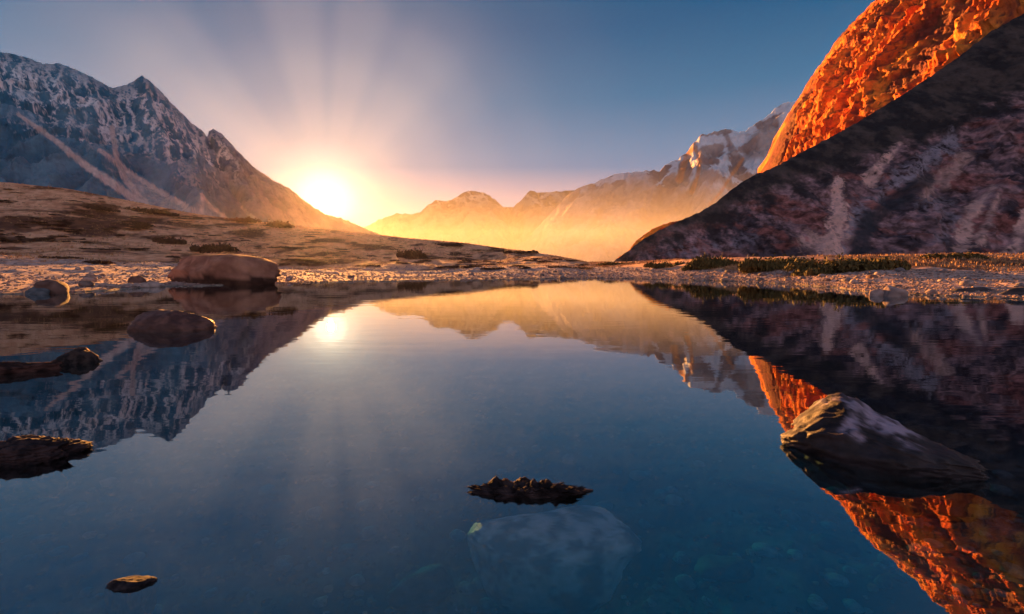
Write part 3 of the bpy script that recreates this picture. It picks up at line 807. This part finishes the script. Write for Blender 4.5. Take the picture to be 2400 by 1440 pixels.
# far more stones than one could count, all one sheet of gravel on the bed and the beach
def scatter(n, gen, meshes, name, mat, label, kind='stuff', category=None):
    VV = []; FF = []; CC = []; off = 0
    for k in range(n):
        q = gen()
        if q is None: continue
        (x, y, z), s, rz, tint = q
        V, F = meshes[k % len(meshes)]
        c, sn = math.cos(rz), math.sin(rz)
        W = V * s
        VV.append(np.stack([W[:, 0] * c - W[:, 1] * sn + x, W[:, 0] * sn + W[:, 1] * c + y, W[:, 2] + z], 1))
        FF.append(F + off); off += len(V)
        CC.append(np.tile(tint, (len(V), 1)))
    me = mesh_np(name, np.vstack(VV), np.vstack(FF), np.vstack(CC), smooth=False)
    return link(name, me, mat, kind=kind, label=label)
small = []
for k in range(8):
    V, F = ICO[1]; V = V.copy(); rg = np.random.default_rng(300 + k)
    for c in range(5):
        n = rg.normal(size=3); n /= np.linalg.norm(n); V = V - np.maximum(V @ n - .6, 0)[:, None] * n
    small.append((V * np.array([1, rg.uniform(.6, .95), rg.uniform(.4, .65)]), F))
def shore_pos(tmin, tmax, fr=(-50, 50)):
    a = R(random.uniform(*fr))
    Rs = float(smooth_interp(np.array([a]), sT, sR)[0]); Rc = float(smooth_interp(np.array([a]), cT, cR)[0])
    d = Rs + (Rc - Rs) * random.uniform(tmin, tmax)
    return d * math.sin(a), d * math.cos(a), d
pre = []
for k in range(16000):
    if k % 3 == 0: pre.append(shore_pos(-.05, .45, (8, 50)))
    elif k % 3 == 1: pre.append(shore_pos(-.02, .10))
    else: pre.append(shore_pos(-.01, .26, (-50, 12)))
px_ = np.array([p[0] for p in pre]); py_ = np.array([p[1] for p in pre]); pz_ = ground(px_, py_)[0]
it = iter(range(len(pre)))
def gen_gravel():
    i = next(it)
    s = random.uniform(.035, .11) * (pre[i][2] / 28) ** .5
    t = random.random(); b = random.choice([(.38, .26, .22), (.28, .20, .17), (.48, .34, .29), (.20, .145, .13), (.42, .26, .20)])
    return (px_[i], py_[i], pz_[i] + s * .15), s, random.uniform(0, 6.28), np.array(b) * (.8 + .4 * t)
M_peb = col_mat('gravel_stone', rough=0.8, bump=0.2, bscale=10, grain=0.1, gscale=8, bdist=.02)
scatter(len(pre), gen_gravel, small, 'gravel', M_peb, 'grey pink gravel covering the beach along the lake')
bx = rng.uniform(-1, 1, 5200); pre2 = []
for k in range(4200):
    rr_ = 1.2 + 9 * random.random() ** 1.3; a = R(random.uniform(-52, 52)); pre2.append((rr_ * math.sin(a), rr_ * math.cos(a), rr_))
qx = np.array([p[0] for p in pre2]); qy = np.array([p[1] for p in pre2]); qz = ground(qx, qy)[0]
it2 = iter(range(len(pre2)))
def gen_bed():
    i = next(it2); s = random.uniform(.008, .03) * (1 + pre2[i][2] / 7)
    b = random.choice([(.15, .13, .10), (.09, .08, .06), (.22, .19, .15), (.06, .055, .045), (.17, .12, .08)])
    return (qx[i], qy[i], qz[i] + s * .2), s, random.uniform(0, 6.28), np.array(b)
scatter(len(pre2), gen_bed, small, 'lake_bed_pebbles', M_peb, 'brown pebbles covering the lake bed under the clear water')

# single stones one can make out on the beach
beach = [rock_mesh('shore_stone', 2, 400 + k, cuts=9, amp=.1, dims=(1, .75, .6), c0=b0, c1=b1) for k, (b0, b1) in enumerate(
    [((.20, .15, .14), (.36, .28, .26)), ((.10, .08, .08), (.2, .16, .15)), ((.30, .23, .21), (.5, .4, .37)), ((.16, .09, .07), (.26, .16, .12)), ((.13, .12, .13), (.25, .23, .24)), ((.22, .17, .15), (.4, .3, .27))])]
def stone(p, s, label, group, k=None, sc3=(1, 1, 1)):
    if k is None:
        k = random.randrange(6)
        px_s = 1200 + FPX * p[0] / p[1]
        zones = [(250, 'near the left edge'), (390, 'left of the great boulder'), (690, 'by the great boulder'), (1000, 'below the sun side of the meadow'), (1300, 'below the golden range'), (1500, 'where the two shores meet'),
                 (1740, 'below the leftmost olive bush'), (1900, 'below the middle olive bush'), (2100, 'below the long olive bush'), (2300, 'right of the olive bushes'), (9999, 'near the right edge')]
        zn = next(t_ for lim, t_ in zones if px_s < lim)
        tone = ['pinkish grey', 'dark', 'pale', 'brown', 'cool grey', 'tan'][k]
        szw = 'small ' if s < .2 else ('' if s < .3 else 'large ')
        label = szw + tone + ' stone on the ' + ('right' if 'right' in group else 'left') + ' beach ' + zn
    o = place('shore_stone', beach[k], M_big, (p[0], p[1], p[2] + s * .2), random.uniform(0, 6.28), label=label, category='stone', group=group)
    o.scale = (s * sc3[0], s * sc3[1], s * sc3[2]); return o
for k, x0 in enumerate(range(205, 395, 19)):
    p = on_water(x0 + random.uniform(-4, 4), 678 - (x0 - 205) * .03)
    stone((p[0], p[1], 0.0), random.uniform(.25, .45), 'pale flat stone in the row along the waterline left of the great boulder', 'pale stones along the left waterline', 2)
for k in range(60):
    q = shore_pos(-.03, .40, (10, 50)); stone((q[0], q[1], ground_z(q[0], q[1])), random.uniform(.14, .34), 'loose stone on the gravel beach of the right shore', 'stones on the right beach')
for k in range(60):
    q = shore_pos(-.01, .16, (-50, 10)); stone((q[0], q[1], ground_z(q[0], q[1])), random.uniform(.15, .42), 'loose stone on the gravel beach of the left shore', 'stones on the left beach')

# ------------------------------------------------------------------ shrubs
def shrub_mesh(name, seed, n, leaf, c0, c1, dims=(1, .8, .5), lumps=9):
    rg = np.random.default_rng(seed)
    cen = np.stack([rg.uniform(-.8, .8, lumps), rg.uniform(-.7, .7, lumps), rg.uniform(-.05, .34, lumps)], 1); rad = rg.uniform(.28, .5, lumps)
    rad *= np.clip(1.15 - np.hypot(cen[:, 0], cen[:, 1]) * .5, .4, 1)
    k = rg.integers(0, lumps, n)
    d = rg.normal(size=(n, 3)); d /= np.linalg.norm(d, axis=1)[:, None]; d[:, 2] = np.abs(d[:, 2]) * 1.1
    P = (cen[k] + d * (rad[k] * rg.uniform(.55, 1.12, n) ** .6)[:, None]) * np.array(dims) * 1.0
    P[:, 2] = np.maximum(P[:, 2], 0) * (1 + .5 * rg.random(n) ** 6)
    nrm = d + rg.normal(size=(n, 3)) * .7; nrm /= np.linalg.norm(nrm, axis=1)[:, None]
    t1 = np.cross(nrm, rg.normal(size=(n, 3))); t1 /= np.linalg.norm(t1, axis=1)[:, None]
    t2 = np.cross(nrm, t1)
    s = leaf * rg.uniform(.6, 1.4, n)[:, None]
    V = np.stack([P - t1 * s * .5, P + t2 * s * .9, P + t1 * s * .5, P - t2 * s * .9], 1).reshape(-1, 3)
    F = np.arange(n * 4).reshape(-1, 4)
    C = lerp(c0, c1, rg.uniform(0, 1, n) * .7 + .3 * (k / lumps)); C = np.repeat(C, 4, axis=0)
    return mesh_np(name, V, F, C, smooth=False)
M_leaf = bpy.data.materials.new('shrub_leaves'); M_leaf.use_nodes = True
t = M_leaf.node_tree; g = G(t); b = t.nodes['Principled BSDF']
at = g.n('ShaderNodeAttribute', attribute_name='Col'); g.put(b.inputs['Base Color'], at.outputs['Color'])
b.inputs['Roughness'].default_value = .8; b.inputs['Specular IOR Level'].default_value = .2
brown = [shrub_mesh('dwarf_shrub', 500 + k, 900, .085, (.075, .038, .022), (.15, .075, .04), (1, .9, .42)) for k in range(4)]
olive = [shrub_mesh('juniper_shrub', 520 + k, 7000, .035, (.055, .045, .018), (.17, .125, .042), (1, .6, .26), 20) for k in range(3)]
olive_s = [shrub_mesh('juniper_shrub', 540 + k, 1400, .06, (.055, .045, .018), (.16, .115, .04), (1, .8, .36), 9) for k in range(2)]
def put_shrub(name, me, p, sx, sz, label, group, rz=None):
    o = place(name, me, M_leaf, (p[0], p[1], p[2] - .06 * sz), random.uniform(0, 6.28) if rz is None else rz, label=label, category='shrub', group=group)
    o.scale = (sx, sx, sz); return o
def shrub_at(px0, px1, pyb, hpx, me, name, label, group, rz=0.0):
    p = hit_ground((px0 + px1) / 2, pyb)
    if p is None: return
    s = np.linalg.norm(p - CAM) / FPX
    w = (px1 - px0) / 2 * s * .95; h = hpx * s * (1.0 if name == 'juniper_shrub' else 1.0)
    zt = max(v.co.z for v in me.vertices)
    o = put_shrub(name, me, p, w, h / zt, label, group, rz); return o
G1 = 'low olive green bushes on the right bank'
shrub_at(1610, 1735, 627, 42, olive[0], 'juniper_shrub', 'tallest rounded olive bush on the right bank, at its left end', G1)
shrub_at(1735, 1885, 630, 40, olive[1], 'juniper_shrub', 'wide olive bush in the middle of the right bank', G1)
shrub_at(1885, 2088, 634, 42, olive[2], 'juniper_shrub', 'long dark olive bush on the right bank, farthest right of the big ones', G1, PI)
shrub_at(1515, 1608, 627, 22, olive_s[0], 'juniper_shrub', 'small low bush just left of the tallest olive bush', G1)
shrub_at(1395, 1500, 621, 10, olive_s[1], 'juniper_shrub', 'thin dark strip of bush where the two shores meet', G1)
shrub_at(2190, 2290, 606, 16, olive_s[0], 'juniper_shrub', 'small brown-green tuft on top of the bank near the right edge', G1)
G2 = 'dark brown dwarf shrubs on the left meadow'
named = [(608, 690, 532, 18, 'rounded orange-brown shrub on the meadow skyline below the sun'), (527, 598, 520, 12, 'flat shrub on the meadow skyline left of the rounded one'), (466, 545, 590, 22, 'shrub standing right behind the great boulder'),
         (305, 390, 500, 14, 'long flat shrub on the skyline under the scree fan'), (300, 355, 530, 10, 'small flat shrub below the skyline one under the scree fan'), (360, 420, 572, 18, 'dark shrub left above the great boulder'),
         (930, 1000, 606, 30, 'dark shrub in the middle of the low meadow, right of the sun'), (195, 255, 492, 10, 'flat shrub near the skyline at the left'), (1000, 1090, 576, 9, 'dark green shrub mat on the skyline of the low ridge'),
         (1175, 1262, 594, 10, 'dark green shrub mat near the right end of the low ridge')]
for k, (a, b_, c, h, l) in enumerate(named):
    shrub_at(a, b_, c, h, brown[k % 4], 'dwarf_shrub', l, G2)
cnt = 0; tries = 0
while cnt < 250 and tries < 3000:
    tries += 1
    px = random.uniform(-20, 1370); top = np.interp(px, [q[0] for q in CREST], [q[1] for q in CREST])
    if cnt % 3 == 0:
        px = random.gauss(200, 130); py = random.gauss(525, 28)
    else:
        py = top + 2 + (640 - top) * random.random() ** 1.1 * .82
    if py < top + 1: continue
    nv_ = fbm(np.array([px / 90]), np.array([py / 22]), oct=3, seed=77)[0]
    if nv_ < .0 and random.random() < .75: continue
    p = hit_ground(px, py)
    if p is None: continue
    dist = np.linalg.norm(p - CAM)
    if dist > 230: continue
    w = random.uniform(.7, 2.2) * (1 if random.random() < .8 else 1.5)
    hz = ['at the far left edge', 'under the long scree strip', 'above the great boulder', 'below the setting point of the left ridge', 'under the sun', 'below the golden range', 'near the low end of the meadow'][int(np.interp(px, [0, 200, 390, 600, 800, 950, 1150, 1400], [0, 1, 2, 3, 4, 5, 6, 6.99]))]
    hz = hz.replace('below the setting point of the left ridge', 'right of the great boulder')
    vt = ['close to the skyline', 'halfway down the slope', 'low down by the gravel'][min(2, int(3 * (py - top) / (642 - top)))]
    sz = 'tiny' if w < 1.0 else ('low' if w < 1.7 else ('broad' if w < 2.3 else 'very broad'))
    put_shrub('dwarf_shrub', random.choice(brown), p, w, random.uniform(.6, 1.1), sz + ' brown dwarf shrub ' + vt + ' ' + hz, 'scattered dwarf shrubs on the meadow')
    cnt += 1

# ------------------------------------------------------------------ grass (one mass)
def grass_mass():
    N = 26000
    a = np.r_[rng.uniform(R(-52), R(12), N * 2 // 3), rng.uniform(R(8), R(52), N - N * 2 // 3)]
    Rs = smooth_interp(a, sT, sR); Rc = smooth_interp(a, cT, cR)
    tt = np.where(a < R(10), rng.uniform(.22, 1.03, N), rng.uniform(.45, 1.25, N))
    d = Rs + (Rc - Rs) * tt
    x = d * np.sin(a); y = d * np.cos(a)
    keep = fbm(x / 7, y / 16, oct=3, seed=91) > -.05
    x, y, d = x[keep], y[keep], d[keep]; z = ground(x, y)[0]
    n = len(x); h = rng.uniform(.10, .28, n) * (d / 90) ** .35; w = h * .55
    V = []; C = []
    cc = lerp([.30, .15, .07], [.55, .33, .17], rng.uniform(0, 1, n))
    for b in range(3):
        ang = rng.uniform(0, 2 * PI, n); lean = rng.uniform(-.5, .5, n)
        ox = rng.uniform(-.15, .15, n); oy = rng.uniform(-.15, .15, n)
        dx = np.cos(ang) * w; dy = np.sin(ang) * w
        V.append(np.stack([np.stack([x + ox - dx * .5, y + oy - dy * .5, z - .02], 1), np.stack([x + ox + dx * .5, y + oy + dy * .5, z - .02], 1),
                           np.stack([x + ox + lean * h, y + oy + lean * h * .5, z + h], 1)], 1).reshape(-1, 3))
        C.append(np.repeat(cc, 3, axis=0))
    V = np.vstack(V); me = mesh_np('grass', V, np.arange(len(V)).reshape(-1, 3), np.vstack(C), smooth=False)
    link('grass', me, M_leaf, kind='stuff', label='dry tan grass covering the meadow slope and banks')
grass_mass()

# ------------------------------------------------------------------ air
def haze_box(name, x0, x1, y0, y1, z0, z1, density, g_, colour, label):
    V = [(x, y, z) for x in (x0, x1) for y in (y0, y1) for z in (z0, z1)]
    F = [(0, 1, 3, 2), (4, 6, 7, 5), (0, 4, 5, 1), (2, 3, 7, 6), (0, 2, 6, 4), (1, 5, 7, 3)]
    me = bpy.data.meshes.new(name); me.from_pydata(V, [], F); me.update()
    m = bpy.data.materials.new(name); m.use_nodes = True; t = m.node_tree
    t.nodes.remove(t.nodes['Principled BSDF'])
    pv = t.nodes.new('ShaderNodeVolumePrincipled')
    pv.inputs['Density'].default_value = density; pv.inputs['Anisotropy'].default_value = g_; pv.inputs['Color'].default_value = (*colour, 1)
    t.links.new(pv.outputs[0], t.nodes['Material Output'].inputs['Volume'])
    return link(name, me, m, kind='stuff', label=label)
haze_box('haze', -31000, 31000, -31000, 31000, -75, 4600, 0.45e-6, 0.65, (1.0, 0.95, 0.9), 'thin warm morning haze filling the whole valley')
haze_box('valley_mist', -7500, 7500, 2900, 8300, -70, 610, 0.85e-4, 0.30, (1.0, 0.97, 0.92), 'layer of golden morning mist lying in the far valley in front of the ranges')
haze_box('meadow_glow_mist', -330, 90, 17, 430, -4, 24, 1.9e-5, 0.89, (1.0, 0.95, 0.9), 'thin mist added over the meadow to carry the glow of the sun')  # added volume that stands in for the lens glow round the sun
